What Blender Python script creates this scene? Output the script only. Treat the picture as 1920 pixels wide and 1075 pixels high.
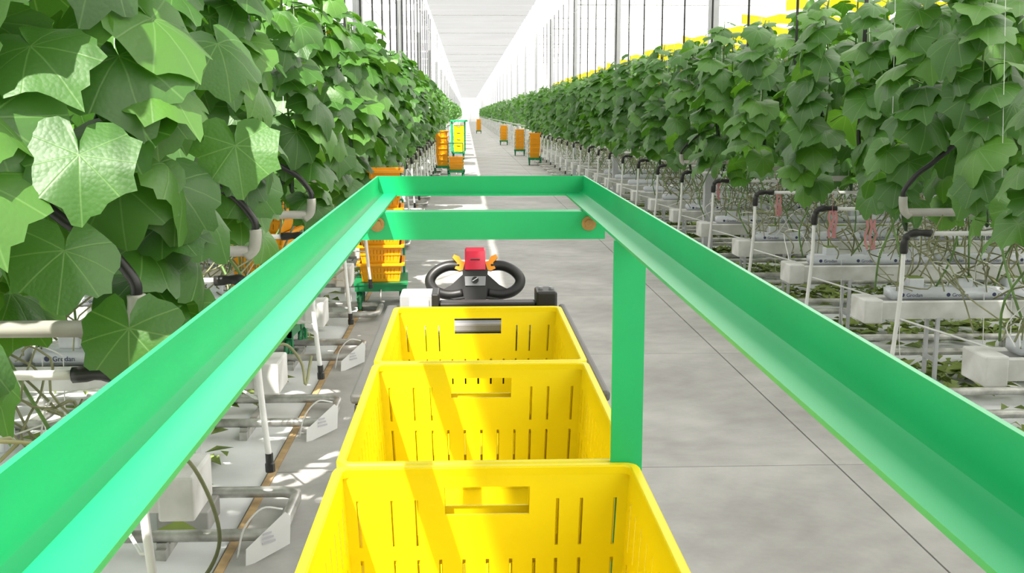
import bpy, bmesh, math, random
import numpy as np
from mathutils import Vector, Matrix

for _o in list(bpy.data.objects):
    bpy.data.objects.remove(_o)
SC = bpy.context.scene
C = SC.collection
R = math.radians
rng = random.Random(11)

# ------------------------------------------------------------------ camera
CAM_Z = 1.75
cd = bpy.data.cameras.new('camera')
cd.sensor_width = 36.0
cd.lens = 2000.0 / 1920.0 * 36.0
cd.clip_start = 0.02
cd.clip_end = 600
cam = bpy.data.objects.new('camera', cd)
C.objects.link(cam)
cam.location = (0, 0, CAM_Z)
cam.rotation_euler = (R(90 - 9.22), 0, R(-2.40))
SC.camera = cam

# ------------------------------------------------------------------ light and exposure
SC.view_settings.view_transform = 'Standard'
SC.view_settings.look = 'None'
SC.view_settings.exposure = -0.12
SC.view_settings.gamma = 1.0
SC.view_settings.use_curve_mapping = False
W = bpy.data.worlds.new('world')
SC.world = W
W.use_nodes = True
bg = W.node_tree.nodes['Background']
bg.inputs[0].default_value = (1.0, 1.0, 1.0, 1)
bg.inputs[1].default_value = 1.5
sun = bpy.data.lights.new('sun', 'SUN')
sun.energy = 12.5
sun.angle = R(0.8)
sun.color = (1.0, 0.96, 0.88)
so = bpy.data.objects.new('sun', sun)
C.objects.link(so)
so.rotation_euler = Vector((-0.30, -0.72, 1.0)).to_track_quat('Z', 'Y').to_euler()

# ------------------------------------------------------------------ materials
MATS = {}


def nodes_of(name):
    m = bpy.data.materials.new(name)
    m.use_nodes = True
    nt = m.node_tree
    return m, nt, nt.nodes['Principled BSDF'], nt.nodes['Material Output']


def lin(c):
    return tuple((v / 12.92 if v <= 0.04045 else ((v + 0.055) / 1.055) ** 2.4) for v in c)


def mat(name, col, rough=0.5, metal=0.0, spec=0.5, var=0.0, scale=6.0, bump=0.0, transl=0.0, col2=None, bscale=None):
    """plain procedural material: base colour with a little noise variation, optional bump and translucency"""
    m, nt, p, out = nodes_of(name)
    p.inputs['Roughness'].default_value = rough
    p.inputs['Metallic'].default_value = metal
    p.inputs['Specular IOR Level'].default_value = spec
    tc = nt.nodes.new('ShaderNodeTexCoord')
    nz = nt.nodes.new('ShaderNodeTexNoise')
    nz.inputs['Scale'].default_value = scale
    nz.inputs['Detail'].default_value = 4
    nt.links.new(tc.outputs['Object'], nz.inputs['Vector'])
    mx = nt.nodes.new('ShaderNodeMix')
    mx.data_type = 'RGBA'
    a = tuple(c * (1 - var) for c in col)
    b = col2 if col2 else tuple(min(1, c * (1 + var)) for c in col)
    mx.inputs[6].default_value = (*a, 1)
    mx.inputs[7].default_value = (*b, 1)
    rmp = nt.nodes.new('ShaderNodeMapRange')
    rmp.inputs[1].default_value = 0.32
    rmp.inputs[2].default_value = 0.68
    nt.links.new(nz.outputs['Fac'], rmp.inputs[0])
    nt.links.new(rmp.outputs[0], mx.inputs[0])
    nt.links.new(mx.outputs[2], p.inputs['Base Color'])
    if bump:
        bn = nt.nodes.new('ShaderNodeBump')
        bn.inputs['Strength'].default_value = bump
        bn.inputs['Distance'].default_value = 0.02
        n2 = nt.nodes.new('ShaderNodeTexNoise')
        n2.inputs['Scale'].default_value = bscale or scale * 3
        n2.inputs['Detail'].default_value = 5
        nt.links.new(tc.outputs['Object'], n2.inputs['Vector'])
        nt.links.new(n2.outputs['Fac'], bn.inputs['Height'])
        nt.links.new(bn.outputs[0], p.inputs['Normal'])
    if transl:
        t = nt.nodes.new('ShaderNodeBsdfTranslucent')
        nt.links.new(mx.outputs[2], t.inputs['Color'])
        ms = nt.nodes.new('ShaderNodeMixShader')
        ms.inputs[0].default_value = transl
        nt.links.new(p.outputs[0], ms.inputs[1])
        nt.links.new(t.outputs[0], ms.inputs[2])
        nt.links.new(ms.outputs[0], out.inputs['Surface'])
    MATS[name] = m
    return m


def leaf_material(name, veins=True):
    m, nt, p, out = nodes_of(name)
    N, L = nt.nodes.new, nt.links.new

    def math_(op, a, b=None, c=None):
        n = N('ShaderNodeMath')
        n.operation = op
        for i, v in enumerate((a, b, c)):
            if v is None:
                continue
            if isinstance(v, (int, float)):
                n.inputs[i].default_value = v
            else:
                L(v, n.inputs[i])
        return n.outputs[0]
    tc = N('ShaderNodeTexCoord')
    if veins:
        rnd = N('ShaderNodeObjectInfo').outputs['Random']
    else:
        at = N('ShaderNodeAttribute')
        at.attribute_name = 'rnd'
        rnd = at.outputs['Fac']
    cr = N('ShaderNodeValToRGB')
    e = cr.color_ramp.elements
    e[0].position, e[0].color = 0.0, (0.038, 0.128, 0.014, 1)
    e[1].position, e[1].color = 1.0, (0.098, 0.250, 0.030, 1)
    k = e.new(0.55)
    k.color = (0.058, 0.178, 0.020, 1)
    L(rnd, cr.inputs[0])
    col = cr.outputs[0]
    if veins:
        sp = N('ShaderNodeSeparateXYZ')
        L(tc.outputs['Object'], sp.inputs[0])
        x, y = sp.outputs[0], math_('ABSOLUTE', sp.outputs[1])
        ds = []
        for ang in (0, 40, 78, 118):
            d = math_('ABSOLUTE', math_('SUBTRACT', math_('MULTIPLY', x, math.sin(R(ang))), math_('MULTIPLY', y, math.cos(R(ang)))))
            f = math_('ADD', math_('MULTIPLY', x, math.cos(R(ang))), math_('MULTIPLY', y, math.sin(R(ang))))
            ds.append(math_('ADD', d, math_('MULTIPLY', math_('LESS_THAN', f, 0.0), 1.0)))
        mn = ds[0]
        for d in ds[1:]:
            mn = math_('MINIMUM', mn, d)
        vm = N('ShaderNodeMapRange')
        vm.inputs[1].default_value, vm.inputs[2].default_value = 0.0005, 0.0030
        vm.inputs[3].default_value, vm.inputs[4].default_value = 1.0, 0.0
        L(mn, vm.inputs[0])
        vein = vm.outputs[0]
        mx = N('ShaderNodeMix')
        mx.data_type = 'RGBA'
        L(math_('MULTIPLY', vein, 0.30), mx.inputs[0])
        L(col, mx.inputs[6])
        mx.inputs[7].default_value = (0.24, 0.42, 0.14, 1)
        col = mx.outputs[2]
        vo = N('ShaderNodeTexVoronoi')
        vo.inputs['Scale'].default_value = 95
        L(tc.outputs['Object'], vo.inputs['Vector'])
        h = math_('SUBTRACT', math_('MULTIPLY', vo.outputs['Distance'], -0.9), math_('MULTIPLY', vein, 1.0))
        bn = N('ShaderNodeBump')
        bn.inputs['Strength'].default_value = 0.2
        bn.inputs['Distance'].default_value = 0.004
        L(h, bn.inputs['Height'])
        L(bn.outputs[0], p.inputs['Normal'])
    L(col, p.inputs['Base Color'])
    p.inputs['Roughness'].default_value = 0.48
    p.inputs['Specular IOR Level'].default_value = 0.75
    t = N('ShaderNodeBsdfTranslucent')
    hs = N('ShaderNodeMix')
    hs.data_type = 'RGBA'
    hs.blend_type = 'MULTIPLY'
    hs.inputs[0].default_value = 1.0
    L(col, hs.inputs[6])
    hs.inputs[7].default_value = (2.0, 1.9, 0.9, 1)
    L(hs.outputs[2], t.inputs['Color'])
    ms = N('ShaderNodeMixShader')
    ms.inputs[0].default_value = 0.33
    L(p.outputs[0], ms.inputs[1])
    L(t.outputs[0], ms.inputs[2])
    L(ms.outputs[0], out.inputs['Surface'])
    MATS[name] = m


def concrete_material(name, a, b):
    m, nt, p, out = nodes_of(name)
    N, L = nt.nodes.new, nt.links.new
    tc = N('ShaderNodeTexCoord')
    cols = []
    for sc_, lo, hi in ((0.9, 0.35, 0.68), (7.0, 0.3, 0.75)):
        nz = N('ShaderNodeTexNoise')
        nz.inputs['Scale'].default_value = sc_
        nz.inputs['Detail'].default_value = 8
        nz.inputs['Roughness'].default_value = 0.62
        L(tc.outputs['Generated' if False else 'Object'], nz.inputs['Vector'])
        mr = N('ShaderNodeMapRange')
        mr.inputs[1].default_value, mr.inputs[2].default_value = lo, hi
        L(nz.outputs['Fac'], mr.inputs[0])
        cols.append(mr.outputs[0])
    av = N('ShaderNodeMath')
    av.operation = 'MULTIPLY_ADD'
    L(cols[1], av.inputs[0])
    av.inputs[1].default_value = 0.35
    L(cols[0], av.inputs[2])
    mx = N('ShaderNodeMix')
    mx.data_type = 'RGBA'
    L(av.outputs[0], mx.inputs[0])
    mx.inputs[6].default_value = (*a, 1)
    mx.inputs[7].default_value = (*b, 1)
    L(mx.outputs[2], p.inputs['Base Color'])
    p.inputs['Roughness'].default_value = 0.62
    p.inputs['Specular IOR Level'].default_value = 0.35
    MATS[name] = m


leaf_material('leaf')
leaf_material('leaf_mass', veins=False)
mat('petiole', (0.16, 0.32, 0.06), 0.5, var=0.25, scale=20)
mat('stem', (0.13, 0.24, 0.06), 0.6, var=0.3, scale=14)
mat('bare_stem', (0.17, 0.19, 0.07), 0.7, var=0.35, scale=3, col2=(0.36, 0.36, 0.20))
mat('fruit', (0.018, 0.055, 0.012), 0.4, var=0.3, scale=30, bump=0.3)
mat('petal', (0.9, 0.62, 0.02), 0.5, transl=0.3)
mat('green_paint', (0.002, 0.41, 0.130), 0.34, spec=0.55, var=0.05, scale=9)
mat('dark_green_paint', (0.006, 0.21, 0.065), 0.4, var=0.08, scale=9)
mat('yellow_plastic', (0.96, 0.80, 0.006), 0.36, var=0.03, scale=5, transl=0.22)
mat('orange_plastic', (0.95, 0.43, 0.004), 0.4, var=0.05, scale=5, transl=0.15)
mat('black_plastic', (0.016, 0.015, 0.014), 0.42, var=0.2, scale=12)
mat('black_paint', (0.028, 0.024, 0.022), 0.45, var=0.2, scale=8)
mat('dark_grey_panel', (0.09, 0.088, 0.085), 0.5, var=0.1)
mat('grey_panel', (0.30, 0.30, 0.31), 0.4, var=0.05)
mat('light_grey_panel', (0.46, 0.46, 0.48), 0.4, var=0.05)
mat('red_plastic', (0.72, 0.012, 0.05), 0.35, var=0.05)
mat('amber_plastic', (0.95, 0.34, 0.006), 0.4, var=0.05)
mat('chrome', (0.62, 0.62, 0.62), 0.25, metal=1.0)
mat('brass', (0.42, 0.24, 0.09), 0.35, metal=0.7, var=0.2, scale=60)
mat('rubber', (0.02, 0.02, 0.021), 0.65, var=0.2)
mat('white_paint', (0.78, 0.78, 0.77), 0.45, var=0.05, scale=4)
mat('gutter_white', (0.55, 0.55, 0.51), 0.5, var=0.12, scale=5, col2=(0.74, 0.74, 0.72))
mat('slab_film', (0.66, 0.68, 0.73), 0.35, var=0.06, scale=7, bump=0.25)
mat('slab_print', (0.035, 0.045, 0.12), 0.5)
mat('pipe_cream', (0.42, 0.41, 0.36), 0.45, var=0.15, scale=5)
mat('pipe_white', (0.80, 0.80, 0.78), 0.4, var=0.05)
mat('rail_steel', (0.36, 0.35, 0.32), 0.35, metal=0.55, var=0.3, scale=9, col2=(0.66, 0.65, 0.62))
mat('drip_tube', (0.78, 0.78, 0.75), 0.5, var=0.1)
mat('ground_film', (0.66, 0.67, 0.68), 0.45, var=0.18, scale=1.6, bump=0.5, bscale=2.2, col2=(0.80, 0.81, 0.82))
mat('wood_edge', (0.40, 0.27, 0.13), 0.7, var=0.3, scale=9)
mat('litter', (0.14, 0.22, 0.03), 0.7, var=0.4, scale=1.5, col2=(0.28, 0.36, 0.08))
mat('ribbon', (0.92, 0.74, 0.0), 0.4, var=0.05, transl=0.35)
mat('column_paint', (0.50, 0.51, 0.53), 0.5, var=0.06)
mat('red_tag', (0.66, 0.30, 0.31), 0.6, var=0.2, transl=0.2)
mat('paper', (0.86, 0.86, 0.86), 0.6, transl=0.1)
mat('faint_print', (0.50, 0.50, 0.53), 0.6)
mat('wall_white', (0.82, 0.82, 0.82), 0.7, var=0.04)
mat('joint', (0.14, 0.135, 0.13), 0.9)
mat('screen_dense', (0.258, 0.262, 0.268), 0.8, spec=0.1, var=0.04, scale=0.5, transl=0.75)
mat('screen_thin', (0.86, 0.86, 0.86), 0.8, spec=0.1, var=0.02, scale=0.5, transl=0.85)
concrete_material('concrete', (0.26, 0.252, 0.235), (0.43, 0.42, 0.40))


# ------------------------------------------------------------------ mesh helpers
def catmull(pts, n=6):
    P = [Vector(p) for p in pts]
    if len(P) < 3:
        return P
    P = [P[0] * 2 - P[1]] + P + [P[-1] * 2 - P[-2]]
    out = []
    for i in range(1, len(P) - 2):
        a, b, c, d = P[i - 1:i + 3]
        for k in range(n):
            t = k / n
            out.append(0.5 * ((2 * b) + (c - a) * t + (2 * a - 5 * b + 4 * c - d) * t * t + (3 * b - a - 3 * c + d) * t ** 3))
    out.append(P[-2])
    return out


class MB:
    def __init__(s):
        s.v, s.f, s.m = [], [], []

    def face(s, idx, m=0):
        s.f.append(tuple(idx))
        s.m.append(m)

    def box(s, x0, x1, y0, y1, z0, z1, m=0, bev=0.0):
        if bev:
            return s.bevbox(x0, x1, y0, y1, z0, z1, bev, m)
        b = len(s.v)
        s.v += [(x, y, z) for z in (z0, z1) for y in (y0, y1) for x in (x0, x1)]
        for q in ((0, 2, 3, 1), (4, 5, 7, 6), (0, 1, 5, 4), (2, 6, 7, 3), (0, 4, 6, 2), (1, 3, 7, 5)):
            s.face([b + i for i in q], m)
        return s

    def bevbox(s, x0, x1, y0, y1, z0, z1, w, m=0):
        bm = bmesh.new()
        bmesh.ops.create_cube(bm, size=1)
        for v in bm.verts:
            v.co = Vector(((x0 + x1) / 2 + v.co.x * (x1 - x0), (y0 + y1) / 2 + v.co.y * (y1 - y0), (z0 + z1) / 2 + v.co.z * (z1 - z0)))
        bmesh.ops.bevel(bm, geom=list(bm.edges), offset=w, segments=2, profile=0.5, affect='EDGES')
        b = len(s.v)
        bm.verts.index_update()
        s.v += [tuple(v.co) for v in bm.verts]
        for f in bm.faces:
            s.face([b + v.index for v in f.verts], m)
        bm.free()
        return s

    def tube(s, pts, r, n=8, m=0, caps=True, closed=False):
        P = [Vector(p) for p in pts]
        k = len(P)
        rs = r if isinstance(r, (list, tuple)) else [r] * k
        b = len(s.v)
        prev = None
        for i in range(k):
            t = (P[(i + 1) % k] - P[i - 1]) if closed else (P[min(i + 1, k - 1)] - P[max(i - 1, 0)])
            t.normalize()
            if prev is None:
                u = t.orthogonal().normalized()
            else:
                u = (prev - t * prev.dot(t))
                u = u.normalized() if u.length > 1e-6 else t.orthogonal().normalized()
            prev = u
            w = t.cross(u)
            for j in range(n):
                a = 2 * math.pi * j / n
                s.v.append(tuple(P[i] + (u * math.cos(a) + w * math.sin(a)) * rs[i]))
        for i in range(k if closed else k - 1):
            for j in range(n):
                i2 = (i + 1) % k
                s.face((b + i * n + j, b + i * n + (j + 1) % n, b + i2 * n + (j + 1) % n, b + i2 * n + j), m)
        if caps and not closed:
            s.face([b + j for j in range(n)][::-1], m)
            s.face([b + (k - 1) * n + j for j in range(n)], m)
        return s

    def disc(s, c, axis, r, h, n=20, m=0):
        c, a = Vector(c), Vector(axis).normalized()
        return s.tube([c - a * h / 2, c + a * h / 2], r, n, m)

    def extrude(s, poly, to3, t0, t1, m=0):
        """polygon (u,v) list extruded between depths t0 and t1; to3(u,v,t) gives the point"""
        b = len(s.v)
        n = len(poly)
        for t in (t0, t1):
            s.v += [tuple(to3(u, v, t)) for u, v in poly]
        s.face([b + i for i in range(n)], m)
        s.face([b + n + i for i in range(n)][::-1], m)
        for i in range(n):
            j = (i + 1) % n
            s.face((b + i, b + n + i, b + n + j, b + j), m)
        return s

    def mesh(s, name, mats, smooth=False, auto=False):
        me = bpy.data.meshes.new(name)
        me.from_pydata(s.v, [], s.f)
        for mt in (mats if isinstance(mats, (list, tuple)) else [mats]):
            me.materials.append(MATS[mt])
        if any(s.m):
            me.polygons.foreach_set('material_index', s.m)
        if smooth or auto:
            me.polygons.foreach_set('use_smooth', [True] * len(s.f))
        if auto:
            me.set_sharp_from_angle(angle=R(38))
        me.update()
        return me

    def build(s, name, mats, parent=None, smooth=False, auto=False, loc=None):
        return link(name, s.mesh(name, mats, smooth, auto), parent, loc)


def link(name, me, parent=None, loc=None):
    o = bpy.data.objects.new(name, me)
    C.objects.link(o)
    o.parent = parent
    if loc is not None:
        o.location = loc
    return o


def tag(o, label, cat, group=None, kind=None):
    o['label'] = label
    o['category'] = cat
    if group:
        o['group'] = group
    if kind:
        o['kind'] = kind
    return o


def thing(name, loc, label, cat, group=None, rz=0.0):
    o = link(name, None, None, loc)
    o.rotation_euler = (0, 0, rz)
    o.empty_display_size = 0.1
    return tag(o, label, cat, group)


def struct(o):
    o['kind'] = 'structure'
    return o


def copy_tree(o, parent=None):
    c = o.copy()
    C.objects.link(c)
    c.parent = parent
    for ch in list(o.children):
        copy_tree(ch, c)
    return c


ORD = ['first', 'second', 'third', 'fourth', 'fifth', 'sixth', 'seventh', 'eighth', 'ninth', 'tenth', 'eleventh', 'twelfth',
       'thirteenth', 'fourteenth', 'fifteenth', 'sixteenth', 'seventeenth', 'eighteenth', 'nineteenth', 'twentieth']
ORD += ['twenty-' + w for w in ORD[:9]] + ['thirtieth'] + ['thirty-' + w for w in ORD[:9]] + ['fortieth'] + ['forty-' + w for w in ORD[:9]]

# ------------------------------------------------------------------ layout numbers (metres; x right, y along the aisle)
MID = 0.81           # centre of the aisle
PITCH = 1.6          # distance from crop row to crop row
ROW0 = 0.3           # gutters at ROW0 + k * PITCH
PATH0 = 1.2          # paths (pipe rails, hoses) at PATH0 + k * PITCH
FAR = 230.0
EDGE_L, EDGE_R = -0.95, 2.57


def sx(side, d):
    """x of something d metres away from the aisle's centre line"""
    return MID + side * d


SIDE = {-1: 'left', 1: 'right'}
FIRST = {-1: 1, 1: 3}          # first row whose gutter or foliage comes into view


def rowname(side, k):
    return ORD[k - FIRST[side]] if 0 <= k - FIRST[side] < len(ORD) else 'far'


# ------------------------------------------------------------------ floor, ground, end wall, roof screens
fl = struct(MB().box(EDGE_L - 0.05, EDGE_R + 0.05, -26, FAR, -0.2, -0.012).build('floor', 'joint'))
SLAB_Y0, SLAB_L = -2.52, 2.54
SLABX = ((EDGE_L, 1.846), (1.854, EDGE_R))
ms = {}
for xa, xb in SLABX:
    ms[xa] = MB().bevbox(xa, xb, 0, SLAB_L - 0.008, -0.1, 0.0, 0.002).mesh('concrete_slab', 'concrete')
for i in range(20):
    for xa, xb in SLABX:
        link('concrete_slab', ms[xa], fl, (0, SLAB_Y0 + i * SLAB_L, 0))
for xa, xb in SLABX:
    b = MB()
    for i in list(range(-9, 0)) + list(range(20, 91)):
        b.box(xa, xb, SLAB_Y0 + i * SLAB_L, SLAB_Y0 + (i + 1) * SLAB_L - 0.008, -0.1, 0)
    b.build('far_slabs', 'concrete', fl)['kind'] = 'stuff'


def ground(side):
    x0 = EDGE_L if side < 0 else EDGE_R
    xs = [x0 + side * d for d in (0.02, 0.25, 0.5, 0.75, 1, 1.3, 1.7, 2.2, 3, 4, 6, 9, 14, 22, 30)] if side < 0 else [x0 + d for d in (0.02, 0.25, 0.5, 0.75, 1, 1.3, 1.7, 2.2, 3, 4, 6, 9, 14, 22, 38)]
    ys = [-26, -15, -8] + [-4 + 0.4 * i for i in range(80)] + [28 + 4 * i for i in range(51)]
    b = MB()
    r2 = random.Random(3 + side)
    for y in ys:
        for i, x in enumerate(xs):
            z = -0.035 + (r2.uniform(0, 0.03) if 0 < i < 11 and y < 28 else 0)
            b.v.append((x, y, z))
    n = len(xs)
    for j in range(len(ys) - 1):
        for i in range(n - 1):
            q = (j * n + i, j * n + i + 1, (j + 1) * n + i + 1, (j + 1) * n + i)
            b.face(q if side > 0 else q[::-1])
    o = b.build('floor_ground_film', 'ground_film', None, smooth=True)
    struct(o)


for s_ in (-1, 1):
    ground(s_)
    xe = EDGE_L if s_ < 0 else EDGE_R
    o = MB().box(min(xe, xe + s_ * 0.035), max(xe, xe + s_ * 0.035), -26, FAR, -0.15, 0.006).build('trim_1' if s_ < 0 else 'trim_2', 'wood_edge')
    struct(o)

struct(MB().box(-30, 40, -26.3, -26, -0.3, 5.0).build('wall_front', 'wall_white'))
struct(MB().box(-30.3, -30, -26, FAR, -0.3, 5.0).build('wall_left', 'wall_white'))
struct(MB().box(40, 40.3, -26, FAR, -0.3, 5.0).build('wall_right', 'wall_white'))
struct(MB().box(-40, 45, FAR, FAR + 0.3, -0.3, 9).build('wall_back', 'wall_white'))
# gable door at the far end of the aisle
dr = struct(MB().box(MID - 1.6, MID + 1.6, FAR - 0.12, FAR - 0.02, 0, 3.2).build('door_1', 'white_paint'))
MB().box(MID - 0.02, MID + 0.02, FAR - 0.14, FAR - 0.12, 0, 3.2).build('seam', 'light_grey_panel', dr)

# pleated screens under the roof: dense one over the aisle, thin white one over the right-hand crop
ZS = 5.0


def screen(name, x0, x1, material, dz, step):
    b = MB()
    n = int((FAR + 26) / step)
    for i in range(n + 1):
        y = -26 + i * step
        z = ZS + (dz if i % 2 else 0)
        b.v += [(x0, y, z), (x1, y, z)]
        if i:
            q = 2 * i
            b.face((q - 2, q - 1, q + 1, q))
    return b.build(name, material)


ce = struct(screen('ceiling', -1.15, 2.06, 'screen_dense', 0.05, 0.8))
struct(screen('ceiling_thin_screen', 2.08, 16.0, 'screen_thin', 0.04, 0.8))
# strips added over the left-hand crop to break up the sun, one per bay
lm = screen('ceiling_added_sun_block', 0, 10.8, 'screen_thin', 0.04, 0.8)
me_ = lm.data
bm_ = bmesh.new()
bm_.from_mesh(me_)
bmesh.ops.delete(bm_, geom=[f for f in bm_.faces if not (9.0 < f.calc_center_median().y and ((f.calc_center_median().y - 9.0) % 8.0) < 2.4)], context='FACES')
bm_.to_mesh(me_)
bm_.free()
lm.location = (-12.0, 0, 0)
struct(lm)
# bundled edge of each screen section, hanging across the aisle at every column bay
for i in range(0, 14):
    MB().tube([(-1.15, 4.4 + 8 * i, ZS - 0.03), (2.06, 4.4 + 8 * i, ZS - 0.03)], 0.012, 8).build('screen_fold', 'screen_thin', ce, smooth=True)

# ------------------------------------------------------------------ columns, trusses and overhead wires
COLY = [4.52 + 8 * i for i in range(0, 27)]
for s_ in (-1, 1):
    x = sx(s_, 2.04)
    me = MB().bevbox(-0.055, 0.055, -0.05, 0.05, -0.03, 4.97, 0.006).mesh('post', 'column_paint')
    mf = MB().bevbox(-0.11, 0.11, -0.11, 0.11, -0.03, 0.06, 0.006).mesh('footing', 'concrete')
    for i, y in enumerate(COLY[:12]):
        t = thing('support_column', (x, y, 0), f'{ORD[i]} pale square steel column from the front, {SIDE[s_]} of the aisle', 'column', 'greenhouse columns')
        link('post', me, t)
        link('footing', mf, t)
    b = MB()
    for y in COLY[12:]:
        b.box(x - 0.055, x + 0.055, y - 0.05, y + 0.05, -0.03, 4.97)
    tag(b.build('far_columns', 'column_paint'), f'distant pale columns far down the {SIDE[s_]} side', 'column', kind='stuff')
for i, y in enumerate(COLY[:8]):
    b = MB()
    for z in (4.55, 4.9):
        b.tube([(2.85, y, z), (14, y, z)], 0.02, 6)
    for j in range(14):
        xa = 2.85 + j * 0.8
        b.tube([(xa, y, 4.55), (xa + 0.4, y, 4.9), (xa + 0.8, y, 4.55)], 0.012, 5)
    tag(b.build('lattice_girder', 'white_paint', None, smooth=True), f'{ORD[i]} white lattice girder overhead on the right', 'girder', 'overhead girders')
n_w = 0
for s_ in (-1, 1):
    for d, z in ((1.95, 4.3), (2.3, 4.05), (3.1, 4.3)):
        b = MB().tube([(sx(s_, d), -4, z), (sx(s_, d), 200, z)], 0.006, 5)
        tag(b.build('crop_wire', 'rail_steel'), f'{("inner", "middle", "outer")[n_w % 3]} overhead steel crop wire running along the {SIDE[s_]} rows', 'wire', 'overhead crop wires')
        n_w += 1

# ------------------------------------------------------------------ gutters, slabs, pipe rails, growing pipes, drain pipes, hoses
GZ = 0.56            # top of the gutter
NROW = 22            # rows built piece by piece on each side
G_END = 1.71


def gutter_mesh(L):
    # hat-profile trough, running along +x from 0 to L (front end at x=0)
    prof = [(-0.125, 0.0), (-0.115, 0.012), (-0.075, -0.0), (-0.065, -0.03), (0.065, -0.03), (0.075, 0.0), (0.115, 0.012), (0.125, 0.0),
            (0.105, -0.11), (-0.105, -0.11)]
    b = MB()
    b.extrude(prof, lambda u, v, t: (t, u, v), 0.03, L)
    return b.mesh('trough', 'gutter_white')


def gutter_len(y):
    return min(0.56 * y + 0.5, 15.0)


cap_me = MB().bevbox(0, 0.12, -0.128, 0.128, -0.135, 0.02, 0.01).mesh('end_cap', 'gutter_white')
stand_b = MB()
stand_b.box(-0.012, 0.012, -0.09, -0.07, -0.6, -0.105).box(-0.012, 0.012, 0.07, 0.09, -0.6, -0.105).box(-0.02, 0.02, -0.11, 0.11, -0.12, -0.105).box(-0.015, 0.015, -0.08, 0.08, -0.4, -0.38)
stand_me = stand_b.mesh('stand', 'column_paint')


def slab_mesh():
    bm = bmesh.new()
    bmesh.ops.create_cube(bm, size=1)
    for v in bm.verts:
        v.co = Vector((v.co.x * 0.98, v.co.y * 0.145, v.co.z * 0.075))
    bmesh.ops.bevel(bm, geom=list(bm.edges), offset=0.012, segments=2, affect='EDGES')
    me = bpy.data.meshes.new('slab')
    bm.to_mesh(me)
    bm.free()
    me.materials.append(MATS['slab_film'])
    for p_ in me.polygons:
        p_.use_smooth = True
    return me


slab_me = slab_mesh()


def text_mesh(txt, size, name):
    cu = bpy.data.curves.new(name, 'FONT')
    cu.body = txt
    cu.size = size
    cu.extrude = 0.0006
    cu.resolution_u = 3
    cu.align_x = 'CENTER'
    o = bpy.data.objects.new(name, cu)
    C.objects.link(o)
    me = bpy.data.meshes.new_from_object(o.evaluated_get(bpy.context.evaluated_depsgraph_get()))
    bpy.data.objects.remove(o)
    me.materials.clear()
    me.materials.append(MATS['slab_print'])
    return me


print_me = text_mesh('\u25cf Grodan', 0.034, 'lettering')
cube_me = MB().bevbox(-0.05, 0.05, -0.05, 0.05, 0, 0.065, 0.008).mesh('rooting_block', 'slab_film')
cubetop_me = MB().bevbox(-0.046, 0.046, -0.046, 0.046, 0.06, 0.07, 0.003).mesh('block_top', 'litter')

rail_me = {}
hanger_me = MB().tube([(0, 0, 0.02), (0, 0, 2.9)], 0.003, 4).mesh('hanger', 'rail_steel')
sleeper_me = MB().extrude([(-0.29, -0.03), (0.29, -0.03), (0.29, 0.018), (0.27, 0.018), (0.27, 0.04), (0.23, 0.04), (0.23, 0.018), (-0.23, 0.018), (-0.23, 0.04), (-0.27, 0.04), (-0.27, 0.018), (-0.29, 0.018)], lambda u, v, t: (t, u, v), 0, 0.04).mesh('sleeper', 'rail_steel')
PIPE_Z, THIN_Z = 1.19, 1.07


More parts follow.
